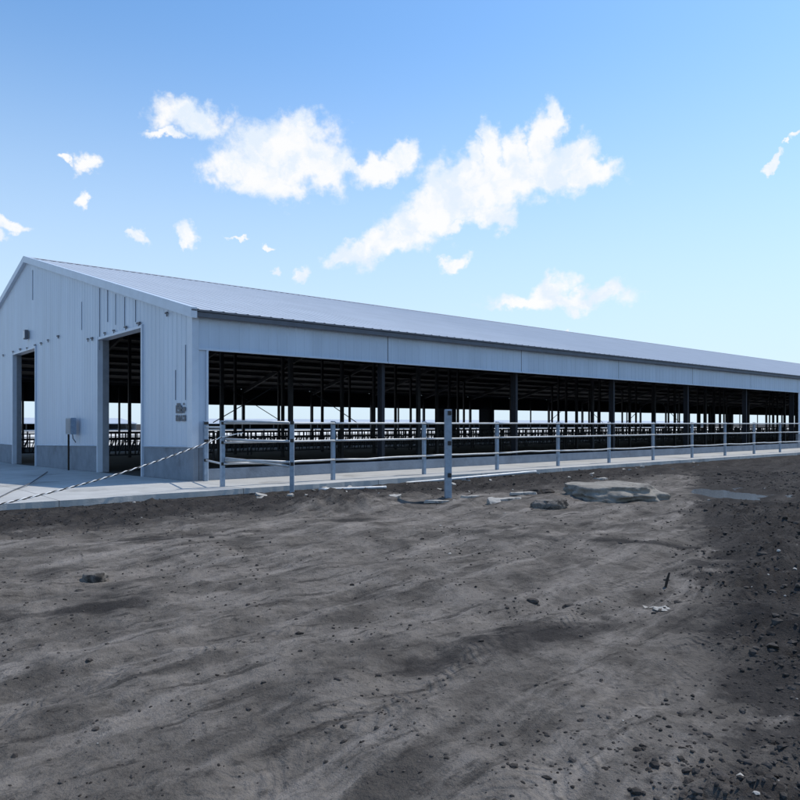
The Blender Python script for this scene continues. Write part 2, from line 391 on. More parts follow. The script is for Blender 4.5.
# ------------------------------------------------------------------ the barn
EAVE, RISE = 4.44, .254
MID = WID/2
def roofz(t): return EAVE+RISE*(MID-abs(t-MID))
barn = empty('cattle_barn', C0, ANG, 'long white corrugated steel cattle barn with open side and gabled end doorways', 'barn')
def part(name, mb, m, **k): return mb.build(name, m, barn, **k)
def ribs(a, b, cuts, period=.30, w0=.07, w1=.03, h=.008):
    """profile positions (u, offset) of trapezoid ribs between a and b; cuts are extra break points"""
    pts = [(a, 0), (b, 0)]
    u = a+period/2
    while u < b-.05:
        pts += [(u-w0/2, 0), (u-w1/2, h), (u+w1/2, h), (u+w0/2, 0)]; u += period
    for c in cuts: pts.append((c, None))
    pts.sort(key=lambda q: q[0])
    out = []
    for i, (u, o) in enumerate(pts):
        if o is None:
            l = next((q for q in reversed(pts[:i]) if q[1] is not None)); r = next((q for q in pts[i+1:] if q[1] is not None))
            o = l[1]+(r[1]-l[1])*(u-l[0])/max(1e-6, r[0]-l[0])
        out.append((u, o))
    return out
DOORS = [(3.55, 7.55, 4.38), (15.9, 20.0, 4.78), (27.3, 31.3, 4.38)]
WAIN = .88
def gable(name, s, sgn, doors, m):
    cuts = [MID]+[e for d in doors for e in d[:2]]
    pr = ribs(0, WID, cuts, .30)
    mb = MB()
    for (u0, o0), (u1, o1) in zip(pr, pr[1:]):
        if u1-u0 < 1e-5: continue
        um = (u0+u1)/2; lo0, lo1 = gz(u0)+WAIN, gz(u1)+WAIN
        for d in doors:
            if d[0] < um < d[1]: lo0 = lo1 = d[2]
        mb.add([(s-sgn*o0, u0, lo0), (s-sgn*o1, u1, lo1), (s-sgn*o1, u1, roofz(u1)-.02), (s-sgn*o0, u0, roofz(u0)-.02)], [(0, 1, 2, 3)])
    return part(name, mb, m, fixn=False)
gable('gable_wall', 0, 1, DOORS, M['clad'])
gable('gable_wall', LEN, -1, DOORS, M['clad'])
# dark back of the cladding
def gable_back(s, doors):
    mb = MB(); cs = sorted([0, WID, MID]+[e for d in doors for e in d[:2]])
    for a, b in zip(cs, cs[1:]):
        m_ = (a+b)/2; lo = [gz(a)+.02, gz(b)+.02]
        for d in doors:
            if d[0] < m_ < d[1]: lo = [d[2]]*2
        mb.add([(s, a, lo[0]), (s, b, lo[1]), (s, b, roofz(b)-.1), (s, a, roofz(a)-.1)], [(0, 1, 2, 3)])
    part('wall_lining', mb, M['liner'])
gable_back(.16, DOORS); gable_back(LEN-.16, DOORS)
# concrete base of the gable between doors
def base_wall(s0, s1, segs):
    for a, b in segs:
        mb = MB()
        mb.hexa([(s0, a, gz(a)-.1), (s1, a, gz(a)-.1), (s1, b, gz(b)-.1), (s0, b, gz(b)-.1)], [(s0, a, gz(a)+WAIN), (s1, a, gz(a)+WAIN), (s1, b, gz(b)+WAIN), (s0, b, gz(b)+WAIN)])
        part('concrete_base', mb, M['conc'])
        mb = MB()   # drip flashing over it
        mb.hexa([(s0-.02, a, gz(a)+WAIN), (s0-.002, a, gz(a)+WAIN), (s0-.002, b, gz(b)+WAIN), (s0-.02, b, gz(b)+WAIN)], [(s0-.045, a, gz(a)+WAIN+.03), (s0-.03, a, gz(a)+WAIN+.05), (s0-.03, b, gz(b)+WAIN+.05), (s0-.045, b, gz(b)+WAIN+.03)])
        part('drip_flashing', mb, M['trim'])
segs = [(0.0, DOORS[0][0]-.09), (DOORS[0][1]+.09, DOORS[1][0]-.09), (DOORS[1][1]+.09, DOORS[2][0]-.09), (DOORS[2][1]+.09, WID)]
base_wall(.012, .15, segs)
for a, b in segs:
    part('concrete_base', MB().hexa([(LEN-.15, a, gz(a)-.1), (LEN-.012, a, gz(a)-.1), (LEN-.012, b, gz(b)-.1), (LEN-.15, b, gz(b)-.1)], [(LEN-.15, a, gz(a)+WAIN), (LEN-.012, a, gz(a)+WAIN), (LEN-.012, b, gz(b)+WAIN), (LEN-.15, b, gz(b)+WAIN)]), M['conc'])
# door frames: jambs with real depth down to the slab, and a head
for (a, b, h) in DOORS:
    fr = part('door_frame', MB().box(-.045, .30, a-.002, b+.002, h, h+.09), M['trim'], bevel=.006)
    for (u, sg) in ((a, -1), (b, 1)):
        u0, u1 = sorted((u, u+sg*.09))
        MB().box(-.06, .32, u0, u1, gz(u)-.02, h+.10).build('jamb', M['trim'], fr, bevel=.008)
    for (u, sg) in ((a, 1), (b, -1)):
        u0, u1 = sorted((u+sg*.001, u+sg*.02))
        MB().box(.12, .325, u0, u1, gz(u)-.01, h-.001).build('door_guide', M['grey'], fr)
# long side: fascia, side panels and eave
OP0, OP1 = .36, 39.7
FZ = 3.50
def fascia(name, s0, s1, t, z0, z1, sgn, m, period=.30):
    pr = ribs(s0, s1, [], period); mb = MB()
    for (u0, o0), (u1, o1) in zip(pr, pr[1:]):
        mb.add([(u0, t-sgn*o0, z0), (u1, t-sgn*o1, z0), (u1, t-sgn*o1, z1), (u0, t-sgn*o0, z1)], [(0, 1, 2, 3)])
    return part(name, mb, m, fixn=False)
sx = 0.0
for k in range(26):
    e = min(sx+6.6, LEN)
    if e-sx < .2: break
    fascia('side_cladding', sx+.012, e-.012, 0, FZ, EAVE-.02, 1, M['clad'])
    part('bottom_trim', MB().box(sx+.012, e-.012, -.045, .05, FZ-.05, FZ), M['trim'])
    sx = e
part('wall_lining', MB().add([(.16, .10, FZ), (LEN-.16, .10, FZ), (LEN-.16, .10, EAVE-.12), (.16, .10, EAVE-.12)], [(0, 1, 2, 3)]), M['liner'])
for a, b in ((0.0, OP0), (OP1, OP1+2.6), (LEN-.4, LEN)):
    fascia('side_panel', a+.002, b-.002, 0, WAIN, FZ-.052, 1, M['clad'])
    part('concrete_base', MB().box(a+.155 if a == 0 else a, b, .012, .15, -.1, WAIN), M['conc'])
    part('jamb', MB().box(b-.005, b+.05, -.05, .2, -.02, FZ-.052), M['trim'])
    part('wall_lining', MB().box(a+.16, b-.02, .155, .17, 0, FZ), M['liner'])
# corner trim folded over both faces
part('corner_trim', MB().add([(-.045, .26, WAIN), (-.045, -.045, WAIN), (.14, -.045, WAIN), (.14, -.045, roofz(0)-.05), (-.045, -.045, roofz(0)-.05), (-.045, .26, roofz(.26)-.05)], [(0, 1, 4, 5), (1, 2, 3, 4)]), M['trim'], fixn=False)
# far side
for k in range(26):
    if k*6.6+.3 > LEN: break
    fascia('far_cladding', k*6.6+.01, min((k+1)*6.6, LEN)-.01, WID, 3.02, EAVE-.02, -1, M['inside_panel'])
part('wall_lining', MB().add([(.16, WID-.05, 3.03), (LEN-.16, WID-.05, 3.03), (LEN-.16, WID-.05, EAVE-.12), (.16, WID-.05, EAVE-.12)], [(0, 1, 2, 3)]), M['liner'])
# kerb walls under both open sides
lw = .30
part('kerb_wall', MB().box(OP0+.06, OP1-.01, .02, .22, -.1, lw), M['conc'], bevel=.012)
part('kerb_wall', MB().box(OP1+2.66, LEN-.41, .02, .22, -.1, lw), M['conc'], bevel=.012)
part('kerb_wall', MB().box(.2, LEN-.2, WID-.22, WID-.02, gz(WID)-.1, gz(WID)+.35), M['conc'])
# roof sheets with ribs running up the slope
OVH_E, OVH_G = .22, .14
def roof_side(sgn):
    pr = ribs(-OVH_G, LEN+OVH_G, [], .36, .09, .04, .015); mb = MB()
    te = -OVH_E if sgn < 0 else WID+OVH_E
    ze = EAVE-RISE*OVH_E+.10; zr = roofz(MID)+.10
    for (u0, o0), (u1, o1) in zip(pr, pr[1:]):
        q = [(u0, te, ze+o0), (u1, te, ze+o1), (u1, MID, zr+o1), (u0, MID, zr+o0)]
        mb.add(q, [(0, 1, 2, 3)])
        mb.add([(a, b, c-.05-(o)) for (a, b, c), o in zip(q, (o0, o1, o1, o0))], [(3, 2, 1, 0)])
        mb.add([q[0], q[1], (u1, te, ze-.05), (u0, te, ze-.05)], [(0, 1, 2, 3)], 1)
    return part('roof', mb, [M['roof'], M['gutter']], fixn=False)
roof_side(-1); roof_side(1)
mb = MB(); mb.add([(s_, MID+d, roofz(MID)+.10+z_) for s_ in (-OVH_G-.02, LEN+OVH_G+.02) for d, z_ in ((-.45, -.088), (0, .04), (.45, -.088))], [(0, 3, 4, 1), (1, 4, 5, 2)])
part('ridge_cap', mb, M['roof'])
# rake trim on the gable (bright folded strip), both ends
for s_ in (-OVH_G-.015, LEN+OVH_G+.015):
    sg = 1 if s_ < 0 else -1
    for (ta, tb) in ((-OVH_E, MID), (WID+OVH_E, MID)):
        za = EAVE-RISE*OVH_E; zb = roofz(MID)
        x0, x1 = sorted((s_, s_+sg*.17)); ya, yb = sorted((ta, tb)); 
        z0 = za if ya == ta else zb; z1 = zb if ya == ta else za
        part('rake_trim', MB().hexa([(x0, ya, z0-.13), (x1, ya, z0-.13), (x1, yb, z1-.13), (x0, yb, z1-.13)], [(x0, ya, z0+.145), (x1, ya, z0+.145), (x1, yb, z1+.145), (x0, yb, z1+.145)]), M['trim'])
part('eave_gutter', MB().box(-.1, LEN+.1, -OVH_E+.02, -OVH_E+.12, EAVE-.14, EAVE-.02), M['gutter'])
part('eave_soffit', MB().box(-.05, LEN+.05, -OVH_E+.121, -.031, EAVE-.06, EAVE-.03), M['trim'])
# dark liner under the roof
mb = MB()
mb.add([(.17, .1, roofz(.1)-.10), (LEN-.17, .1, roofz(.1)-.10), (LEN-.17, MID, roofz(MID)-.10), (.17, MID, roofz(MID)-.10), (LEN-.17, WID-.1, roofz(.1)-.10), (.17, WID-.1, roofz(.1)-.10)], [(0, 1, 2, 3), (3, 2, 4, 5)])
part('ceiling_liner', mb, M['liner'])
# steel: frames every 6.6 m
ROWS = [5.9, 11.7, 17.45, 23.2, 29.0]
frames = [.30]+[6.6*k for k in range(1, 26)]
rest = MB(); restf = MB()
for s in frames[:-1]+[LEN-.35]:
    for (ta, tb) in ((.2, MID), (MID, WID-.2)):
        mb = MB(); za, zb = roofz(ta)-.42, roofz(tb)-.42
        mb.beam((s, ta, za), (s, tb, zb), .16, .26); part('rafter', mb, M['liner'])
    for t in ROWS:
        w = .075
        z1 = roofz(t)-.5
        if s < 1 and t not in (11.7, 23.2): continue
        if s > 130: rest.box(s-w, s+w, t-w, t+w, gz(t), z1); continue
        part('column', MB().box(s-w, s+w, t-w, t+w, gz(t), z1), M['dsteel'])
    if s > .5:
        c = part('front_column', MB().box(s-.06, s+.06, .23, .25, 0, roofz(.2)-.3).box(s-.06, s+.06, .44, .46, 0, roofz(.2)-.3).box(s-.01, s+.01, .2505, .4395, 0, roofz(.2)-.3), M['liner'])
    part('far_column', MB().box(s-.10, s+.10, WID-.45, WID-.25, gz(WID), EAVE-.3), M['dsteel'])
    if s+3.3 < LEN-1:
        part('far_column', MB().box(s+3.24, s+3.36, WID-.40, WID-.28, gz(WID), EAVE-.3), M['dsteel'])
o_ = part('column', rest, M['dsteel']); tag(o_, kind='stuff')
for k in range(1, 26):
    t = k*WID/26
    part('purlin', MB().box(.2, LEN-.2, t-.04, t+.04, roofz(t)-.27, roofz(t)-.12), M['msteel'])
for t in ROWS:
    part('tie_beam', MB().box(.3, LEN-.35, t-.06, t+.06, roofz(t)-.50, roofz(t)-.36), M['dsteel'])
for s, t0, t1 in ((5.9, 0, 0), (11.7, 0, 0)):
    for fr in (frames[1], frames[5]):
        part('brace', MB().tube([(fr, s, 3.3), (fr-3.2, s, 1.55)], .018, 6), M['dsteel'])
        part('brace', MB().tube([(fr, s, 3.3), (fr+3.2, s, 1.55)], .018, 6), M['dsteel'])
# solid panels on the far side (blocking the view at four places)
def far_s(xp):     # where the view through pixel column xp meets the far wall
    k = (xp-400)/FPX; Yd = (WID-.5+(C0.dot(D2)))/(k*D2.x+D2.y); return ST(k*Yd, Yd)[0]
for a, b in ((440, 458), (481, 496), (699, 702), (710, 717), (727, 735)):
    s0, s1 = far_s(a), far_s(b)
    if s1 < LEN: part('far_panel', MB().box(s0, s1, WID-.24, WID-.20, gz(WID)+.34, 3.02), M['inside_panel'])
# small brackets left on the gable
def gab(xp, yp):    # point of the gable plane seen at a pixel
    k = (xp-400)/FPX; n = D1; Yd = C0.dot(n)/(k*n.x+n.y); p = Vector((k*Yd, Yd, 1.5+(424-yp)/FPX*Yd)); return ST(p.x, p.y)[1], p.z
for (x_, y_) in [(4, 355), (14, 351.5), (21, 349), (28, 348), (36, 345), (42, 343), (49, 340), (59, 336), (89, 339), (93, 338), (106, 333), (115, 330.5), (127, 327), (140, 323), (168, 313)]:
    t, z = gab(x_, y_); w = random.uniform(.06, .15)
    part('wall_bracket', MB().box(-.07, -.0285, t-w, t+w, z-.025, z+.02).box(-.05, -.029, t-w*.4, t+w*.2, z-.1, z-.036), M['gutter'])
# sheet end laps: darker joints down the gable
for (x_, ya, yb) in [(100, 288, 350), (108, 290, 322), (116, 294, 325), (125, 297, 326), (82, 302, 330), (136, 300, 322), (176, 370, 400), (186, 345, 400), (33, 270, 300)]:
    t, z0 = gab(x_, yb); _, z1 = gab(x_, ya)
    part('panel_lap', MB().box(-.026, -.0025, t-.006, t+.006, z0, min(z1, roofz(t)-.17)), M['lap'])
# stencil mark beside the corner (unreadable dark characters)
mb = MB()
t0, z0 = gab(182, 413)
u = .0286
glyph = ["011100010", "110110000", "111111011", "100110111", "111111010", "000000000", "110101011", "101101001", "111101111"]
for (ra, rb, ca, cb_) in ((0, 5, 0, 7), (0, 5, 7, 9), (6, 9, 0, 4), (6, 9, 4, 9)):
    mb = MB()
    for r_ in range(ra, rb):
        for c_ in range(ca, cb_):
            if glyph[r_][c_] == '1':
                w_, h_ = .07, .055; tt = t0+.3-c_*.069
                mb.box(-.036, -.031, tt-w_/2, tt+w_/2, z0+.24-r_*.054-h_/2, z0+.24-r_*.054+h_/2)
    part('stencil_mark', mb, M['gutter'])

# ------------------------------------------------------------------ things on and by the gable
t, z = gab(28.5, 335)
lamp = empty('wall_lamp', W(-.03, t, z), ANG, 'small square floodlight mounted high on the gable near the centre doorway', 'lamp')
MB().box(-.16, -.02, -.24, .12, -.2, .2).build('housing', M['gutter'], lamp, bevel=.01)
MB().box(-.19, -.161, -.20, .0, -.16, .16).build('lens', M['white'], lamp)
MB().box(-.02, -.001, -.1, .05, -.12, .12).build('bracket', M['gutter'], lamp)
t, _ = gab(68.5, 430); t -= .9
bx = empty('electric_box', W(-.25, t, gz(t)), ANG, 'grey electrical box on a thin pipe leg between the two gable doorways', 'electrical box')
t1, zt = gab(72, 418); _, zb = gab(72, 434)
zt -= gz(t); zb -= gz(t)
MB().box(-.09, .10, -.62, .02, zb, zt).build('cabinet', M['galv'], bx, bevel=.01)
MB().box(-.103, -.091, -.58, -.02, zb+.04, zt-.04).build('door', M['grey'], bx, bevel=.004)
MB().tube([(0, -.02, 0), (0, -.02, zb+.02)], .035, 8).build('pipe_leg', M['twig'], bx)
MB().tube([(0, -.5, zb+.02), (.02, -.5, zb-.15), (.12, -.48, zb-.3)], .018, 6).build('cable', M['gutter'], bx)
# ------------------------------------------------------------------ feed barriers inside
def barrier(loc, label, tall=1.42, n=11, mt='dsteel', ln=6.4):
    root = empty('feed_barrier', loc, ANG, label, 'cattle barrier', 'cattle barriers standing in rows inside the barn')
    for z in (.45, tall-.30, tall): MB().tube([(0, 0, z), (ln, 0, z)], .035, 6).build('rail', M[mt], root)
    for x in (0.02, ln-.02): MB().box(x-.04, x+.04, -.04, .04, 0, tall+.06).build('post', M[mt], root)
    mb = MB()
    for i in range(n):
        x = .3+i*(ln-.6)/(n-1)
        mb.tube([(x, 0, .45), (x, 0, tall)], .032, 6)
        j = .16+random.uniform(-.05, .16)
        mb.tube([(x+.12, 0, .45), (x+.12+j, 0, tall-.3)], .03, 6)
    mb.build('headlock_bars', M[mt], root)
    return root
ROWNAME = {4.2: ('first', 'dark stall barrier in the row nearest the open side'), 12.9: ('second', 'dark headlock barrier on the near edge of the feed alley'),
           21.8: ('third', 'dark headlock barrier on the far edge of the feed alley'), 30.4: ('fourth', 'dark stall barrier in the row nearest the far wall')}
ords = ['closest to the gable', 'second bay from the gable', 'third bay from the gable', 'fourth bay from the gable', 'fifth bay from the gable', 'sixth bay from the gable', 'seventh bay from the gable', 'eighth bay from the gable', 'ninth bay from the gable']
for r_, t in enumerate((12.9, 21.8, 30.4)):
    proto = None
    for k in range(20):
        lab = ROWNAME[t][1]+', '+(ords[k] if k < 9 else 'in the far bays')
        if k*6.6+6.5 > LEN-.5: continue
        loc = W(k*6.6+.35+(.0 if r_ else .05), t, gz(t))
        if proto is None: o = proto = barrier(loc, lab, 1.40 if r_ < 2 else 1.28, 15-r_)
        else: o = copy_tree(proto); o.location = loc; o['label'] = lab
# pale pipe gates just inside each visible doorway
def pipe_gate(loc, label, w=3.6):
    g = empty('pipe_gate', loc, ANG, label, 'gate')
    MB().tube([(0, 0, .25), (0, 0, 1.3), (w, 0, 1.3), (w, 0, .25), (0, 0, .25)], .05, 8).build('gate_frame', M['rail'], g)
    for z in (.52, .78, 1.04): MB().tube([(0, 0, z), (w, 0, z)], .035, 6).build('bar', M['rail'], g)
    for x in (-.08, w+.08): MB().tube([(x, 0, 0), (x, 0, 1.6)], .07, 8).build('post', M['rail'], g)
    return g
for xp_, D_, lb_, w_ in ((120, 55, 'pale steel pipe gate in the yard, seen low through the right gable doorway', 4.6), (24, 62, 'pale steel pipe gate in the yard, seen low through the left gable doorway', 3.4)):
    q_ = Vector(((xp_-400)/FPX*D_, D_, 0)); q_.z = gz(ST(q_.x, q_.y)[1])-.02
    pipe_gate(q_, lb_, w_)
# ------------------------------------------------------------------ beyond: fence in the yard and two distant barns
def yard_fence(s0, n, t, label):
    f = empty('yard_fence', W(s0, t, gz(t)-.02), ANG, label, 'fence', 'yard fences behind the barn')
    for k in range(n+1): MB().box(k*3-.05, k*3+.05, -.05, .05, 0, 1.35).build('post', M['dsteel'], f)
    for z in (.45, .85, 1.28): MB().tube([(0, 0, z), (n*3, 0, z)], .035, 6).build('rail', M['dsteel'], f)
yard_fence(-30, 20, WID+9, 'dark three rail fence in the bright yard, seen through the gable doorways')
yard_fence(33, 24, WID+9, 'dark three rail fence in the bright yard, seen through the long open side')
def far_barn(s0, ln, t, label):
    z = gz(40)-.02
    b = empty('distant_barn', W(s0, t, z), ANG, label, 'barn', 'distant barns beyond the yard')
    e, rz_, w = 2.15, 3.75, 26
    MB().add([(0, -.8, e), (ln, -.8, e), (ln, w/2, rz_), (0, w/2, rz_), (ln, w+.8, e), (0, w+.8, e)], [(0, 1, 2, 3), (3, 2, 4, 5)]).add([(0, -.8, e-.2), (ln, -.8, e-.2), (ln, -.8, e), (0, -.8, e)], [(0, 1, 2, 3)]).build('roof', M['roof'], b)
    MB().box(0, ln, 0, .2, 0, .35).build('kerb_wall', M['conc'], b)
    MB().box(0, ln, w, w+.2, 0, e-.1).build('back_wall', M['liner'], b)
    MB().add([(0, 0, 0), (0, w, 0), (0, w, e), (0, w/2, rz_-.05), (0, 0, e)], [(0, 1, 2, 3, 4)]).build('gable_wall', M['clad'], b)
    MB().add([(ln, 0, 0), (ln, w, 0), (ln, w, e), (ln, w/2, rz_-.05), (ln, 0, e)], [(0, 1, 2, 3, 4)]).build('gable_wall', M['clad'], b)
    MB().box(.1, ln-.1, .3, w-.1, .0, .02).build('floor', M['floor'], b)
    for k in range(int(ln/9)+1): MB().box(k*9, k*9+.3, .25, .5, 0, e-.05).build('post', M['dsteel'], b)
far_barn(-230, 300, 196, 'distant low barn with pale roof seen through the gable doorways')
far_barn(90, 330, 196, 'distant low barn with pale roof seen through the long open side')
# ------------------------------------------------------------------ pipe fence along the apron
FT = -2.0
def fence_s(xp):
    k = (xp-400)/FPX; Yd = (FT+C0.dot(D2))/(k*D2.x+D2.y); return ST(k*Yd, Yd)[0]
RZ = (1.52, 1.06, .55)
fence = empty('pipe_fence', W(0, FT, 0), ANG, 'long galvanised three rail pipe fence along the open side of the barn', 'fence')
def f_post(s, t, top, r=.048, parent=fence, base=0.0, caps=True):
    p = MB().box(s-r, s+r, t-r, t+r, base, top).build('post', M['galv'], parent, bevel=.008)
    for z in RZ:
        if z < top: MB().box(s-r-.012, s+r+.012, t-r-.012, t-r-.001, z-.035, z+.035).build('clamp', M['black'], p)
    return p
xs = [222.5, 333, 424, 497, 558, 609, 653, 692, 725, 754, 780]
ss = [fence_s(x) for x in xs]
ss += [ss[-1]+3.3*k for k in range(1, 10)]
for s in ss: f_post(s, 0, 1.58)
for zi, z in enumerate(RZ):
    r = .026
    for i in range(len(ss)-1):
        a, b = ss[i], ss[i+1]; m_ = (a+b)/2
        sag = random.uniform(-.03, .01) if zi == 2 else random.uniform(-.008, .004)
        pts = [(a+(b-a)*q/6, -.07, z+sag*math.sin(math.pi*q/6)+(noise.noise(Vector((a+q*.6, z, 0)))*.03 if zi == 2 else 0)*math.sin(math.pi*q/6)) for q in range(7)]
        MB().tube(pts, r, 8).build('rail', M['rail'], fence, smooth_=True)
# short return to the barn corner
sc, tc = .12, 1.85
ret = empty('fence_return', W(ss[0], FT, 0), ANG, 'short run of pipe fence joining the long fence to the barn corner', 'fence')
f_post(.28-ss[0], 1.86, 1.58, .05, ret)
for z in (1.42, .55): MB().tube([(0, .06, z), (.28-ss[0], 1.8, z)], .025, 8).build('rail', M['rail'], ret)
# gate panel swung forward to the outer post
pB = px(292, 493, -.13); pA = W(ss[0], FT, 0)
gate = empty('pipe_gate', (pB.x, pB.y, pB.z), 0, 'three rail pipe gate panel angled forward from the left end of the fence', 'gate')
GB = pB.z
MB().box(-.05, .05, -.05, .05, 0, 1.52+.17).build('post', M['galv'], gate, bevel=.01)
for z in (1.53, 1.11, .56):
    MB().box(-.03, .05, -.07, -.051, z-GB-.04, z-GB+.04).build('clamp', M['black'], gate)
off = Vector((pA.x-pB.x, pA.y-pB.y, 0)); dr = off.normalized()
for z, zz_ in ((1.53, 1.56), (1.09, 1.14), (.60, .62), (.50, .68)):
    MB().tube([dr*.07+Vector((0, -.03, z-GB)), off*.5+Vector((0, -.03, (z+zz_)/2-GB+random.uniform(-.02, .02))), off-dr*.07+Vector((0, 0, zz_-GB))], .033, 8).build('rail', M['rail'], gate, smooth_=True)
# lone gate post in front
pC = px(448, 503, -.13); pC.z = soil_h(pC.x, pC.y)-.05
gp = empty('gate_post', pC, R(8), 'tall galvanised steel gate post standing alone in the soil before the fence', 'post')
topz = 1.5+(424-409.5)/FPX*pC.y-pC.z
MB().box(-.068, .068, -.068, .068, 0, topz).build('shaft', M['galv'], gp, bevel=.012)
for q in (413, 443, 475):
    z = 1.5+(424-q)/FPX*pC.y-pC.z
    MB().box(-.02, .055, -.10, -.069, z-.045, z+.045).build('hinge_lug', M['black'], gp, bevel=.01)
# rope from the fence end down to a peg
a = W(ss[0], FT, 0); a = Vector((a.x, a.y-.08, 1.5-(437-424)/FPX*a.y))
end = px(245, 433, 1.3); 
peg = px(-70, 519, -.05); 
rope = empty('twisted_rope', a, 0, 'black and white twisted rope stretched from the fence end down across the pavement', 'rope')
for ph, m_, nm in ((0, 'white', 'white_strand'), (math.pi, 'black', 'black_strand')):
    pts = []; n = 900; d = (peg-a); u = d.cross(Vector((0, 0, 1))).normalized(); v = u.cross(d.normalized())
    for i in range(n+1):
        q = i/n; c = d*q; c.z -= .16*math.sin(math.pi*q)
        th = q*d.length/.24*2*math.pi+ph
        pts.append(c+u*math.cos(th)*.009+v*math.sin(th)*.009)
    MB().tube(pts, .0105, 6).build(nm, M[m_], rope, smooth_=True)
MB().tube([(.0, 0, 0), (.13, -.02, .02), (.32, .05, .07), (.5, .02, .10)], .012, 6).build('loose_end', M['white'], rope)
pg = tag(MB().tube([(peg.x, peg.y, -.15), (peg.x, peg.y, .25)], .02, 8).build('rope_peg', M['gutter']), 'thin dark steel peg holding the rope in the pavement', 'peg')
# dark cable lying on the pavement
pts = [px(-30, 507, .012), px(0, 497, .012), px(14, 490, .012), px(30, 483.5, .012)]
q_ = [W(-1.2, 9.3, gz(9.3)+.012)]
cab = tag(MB().tube(pts+q_, .014, 6).build('ground_cable', M['gutter'], smooth_=True), 'thin dark cable lying on the pavement in front of the gable', 'cable')
# ------------------------------------------------------------------ rubble
def rock(name, loc, size, seed, m, label, cat, group=None, rz=0, sub=4, rough=.28, flat=.15, ct=(0, 0, 0)):
    bm = bmesh.new(); bmesh.ops.create_icosphere(bm, subdivisions=sub, radius=1)
    for v in bm.verts:
        p = v.co.copy(); d = 1+rough*noise.fractal(p*1.1+Vector((seed, 0, 0)), 1, 2, 5)
        c = noise.cell_vector(p*1.3+Vector((seed*3, 0, 0)))
        d += (c.x-.5)*.10*rough*3
        p *= d
        p += noise.noise_vector(v.co*3.2+Vector((seed, 1, 0)))*.10*rough*2.5
        if p.z > .55: p.z = .55+(p.z-.55)*flat
        if p.z < -.4: p.z = -.4
        v.co = Vector((p.x*size[0], p.y*size[1], p.z*size[2]))
    me = bpy.data.meshes.new(name); bm.to_mesh(me); bm.free(); me.materials.append(m)
    for p_ in me.polygons: p_.use_smooth = sub > 3
    o = bpy.data.objects.new(name, me); COL.objects.link(o); o.location = loc; o.rotation_euler = (ct[0], ct[1], rz)
    return tag(o, label, cat, group)
def on(xp, yp, dz=0):
    p = px(xp, yp, -.13)
    p.z = soil_h(p.x, p.y)+dz; return p
rock('boulder', on(613, 498, .07), (1.0, .95, .36), 3.1, M['boulder'], 'large pale flat-topped boulder half buried near the fence', 'rock', rz=R(6), rough=.34, sub=5, flat=.15)
rock('stone', on(549, 508, .03), (.34, .26, .16), 8.4, M['stone'], 'rounded grey stone beside the pale boulder, lying to its left', 'rock', rz=R(20))
rock('stone', on(538, 496, .06), (.42, .2, .14), 1.7, M['clod'], 'dark lump of earth and stone behind the rounded grey stone', 'rock', rz=R(35))
rock('stone', on(94, 578, .03), (.13, .10, .09), 5.2, M['stone'], 'small grey stone lying alone in the soil at the left', 'rock', rz=R(30))
rock('stone', on(79, 590, .0), (.05, .04, .03), 2.2, M['clod'], 'tiny dark stone just below the small grey stone', 'rock')
rock('stone', on(533, 601, .01), (.05, .035, .03), 6.2, M['clod'], 'tiny dark stone at left in the middle of the bare soil', 'rock')
rock('stone', on(569, 603, .0), (.055, .045, .04), 7.7, M['clod'], 'dark stone in the middle of the bare soil', 'rock')
def chunk(xp, yp, sx_, sy_, sz_, rz, label, seed, tilt=(0, 0), m='slab'):
    rnd = random.Random(seed); n = 9; bm = bmesh.new(); ring = []
    for i in range(n):
        a = 2*math.pi*i/n+rnd.uniform(-.2, .2); r_ = rnd.uniform(.7, 1.05)
        ring.append((math.cos(a)*r_*sx_, math.sin(a)*r_*sy_))
    vb = [bm.verts.new((x*1.03, y*1.03, -sz_/2)) for x, y in ring]; vt = [bm.verts.new((x*.96, y*.96, sz_/2+rnd.uniform(-.15, .15)*sz_)) for x, y in ring]
    bm.faces.new(vb[::-1]); bm.faces.new(vt)
    for i in range(n): bm.faces.new((vb[i], vb[(i+1) % n], vt[(i+1) % n], vt[i]))
    bmesh.ops.triangulate(bm, faces=bm.faces); bmesh.ops.subdivide_edges(bm, edges=bm.edges, cuts=2, use_grid_fill=True)
    for v in bm.verts: v.co += noise.noise_vector(v.co*6+Vector((seed, 0, 0)))*min(sz_*.25, .03)
    me = bpy.data.meshes.new('concrete_chunk'); bm.to_mesh(me); bm.free(); me.materials.append(M[m])
    o = bpy.data.objects.new('concrete_chunk', me); COL.objects.link(o); o.location = on(xp, yp, sz_*.3+.01); o.rotation_euler = (R(tilt[0]), R(tilt[1]), R(rz))
    return tag(o, label, 'rubble')
chunk(438, 505, .38, .10, .05, 5, 'thin pale concrete slab lying at the foot of the lone gate post', 1)
chunk(505, 503, .42, .12, .06, 25, 'pale broken slab left of the rounded grey stone', 2, (4, 0))
chunk(522, 498.5, .40, .10, .05, 18, 'thin pale slab lying behind the broken slab', 3)
chunk(494, 506, .18, .14, .09, -30, 'tilted pale concrete chunk at the left end of the broken slabs', 4, (25, 15))
chunk(470, 503.5, .22, .07, .04, 10, 'small pale slab between the gate post and the broken slabs', 5)
chunk(395, 505, .16, .1, .08, 40, 'small dusty concrete lump left of the gate post', 6, (10, 0))
chunk(262, 499, .18, .09, .05, 15, 'small pale chunk below the leftmost fence posts', 7)
chunk(600, 480, .3, .1, .06, 30, 'pale broken kerb piece behind the large boulder', 8)
rub = None
rr2 = random.Random(21)
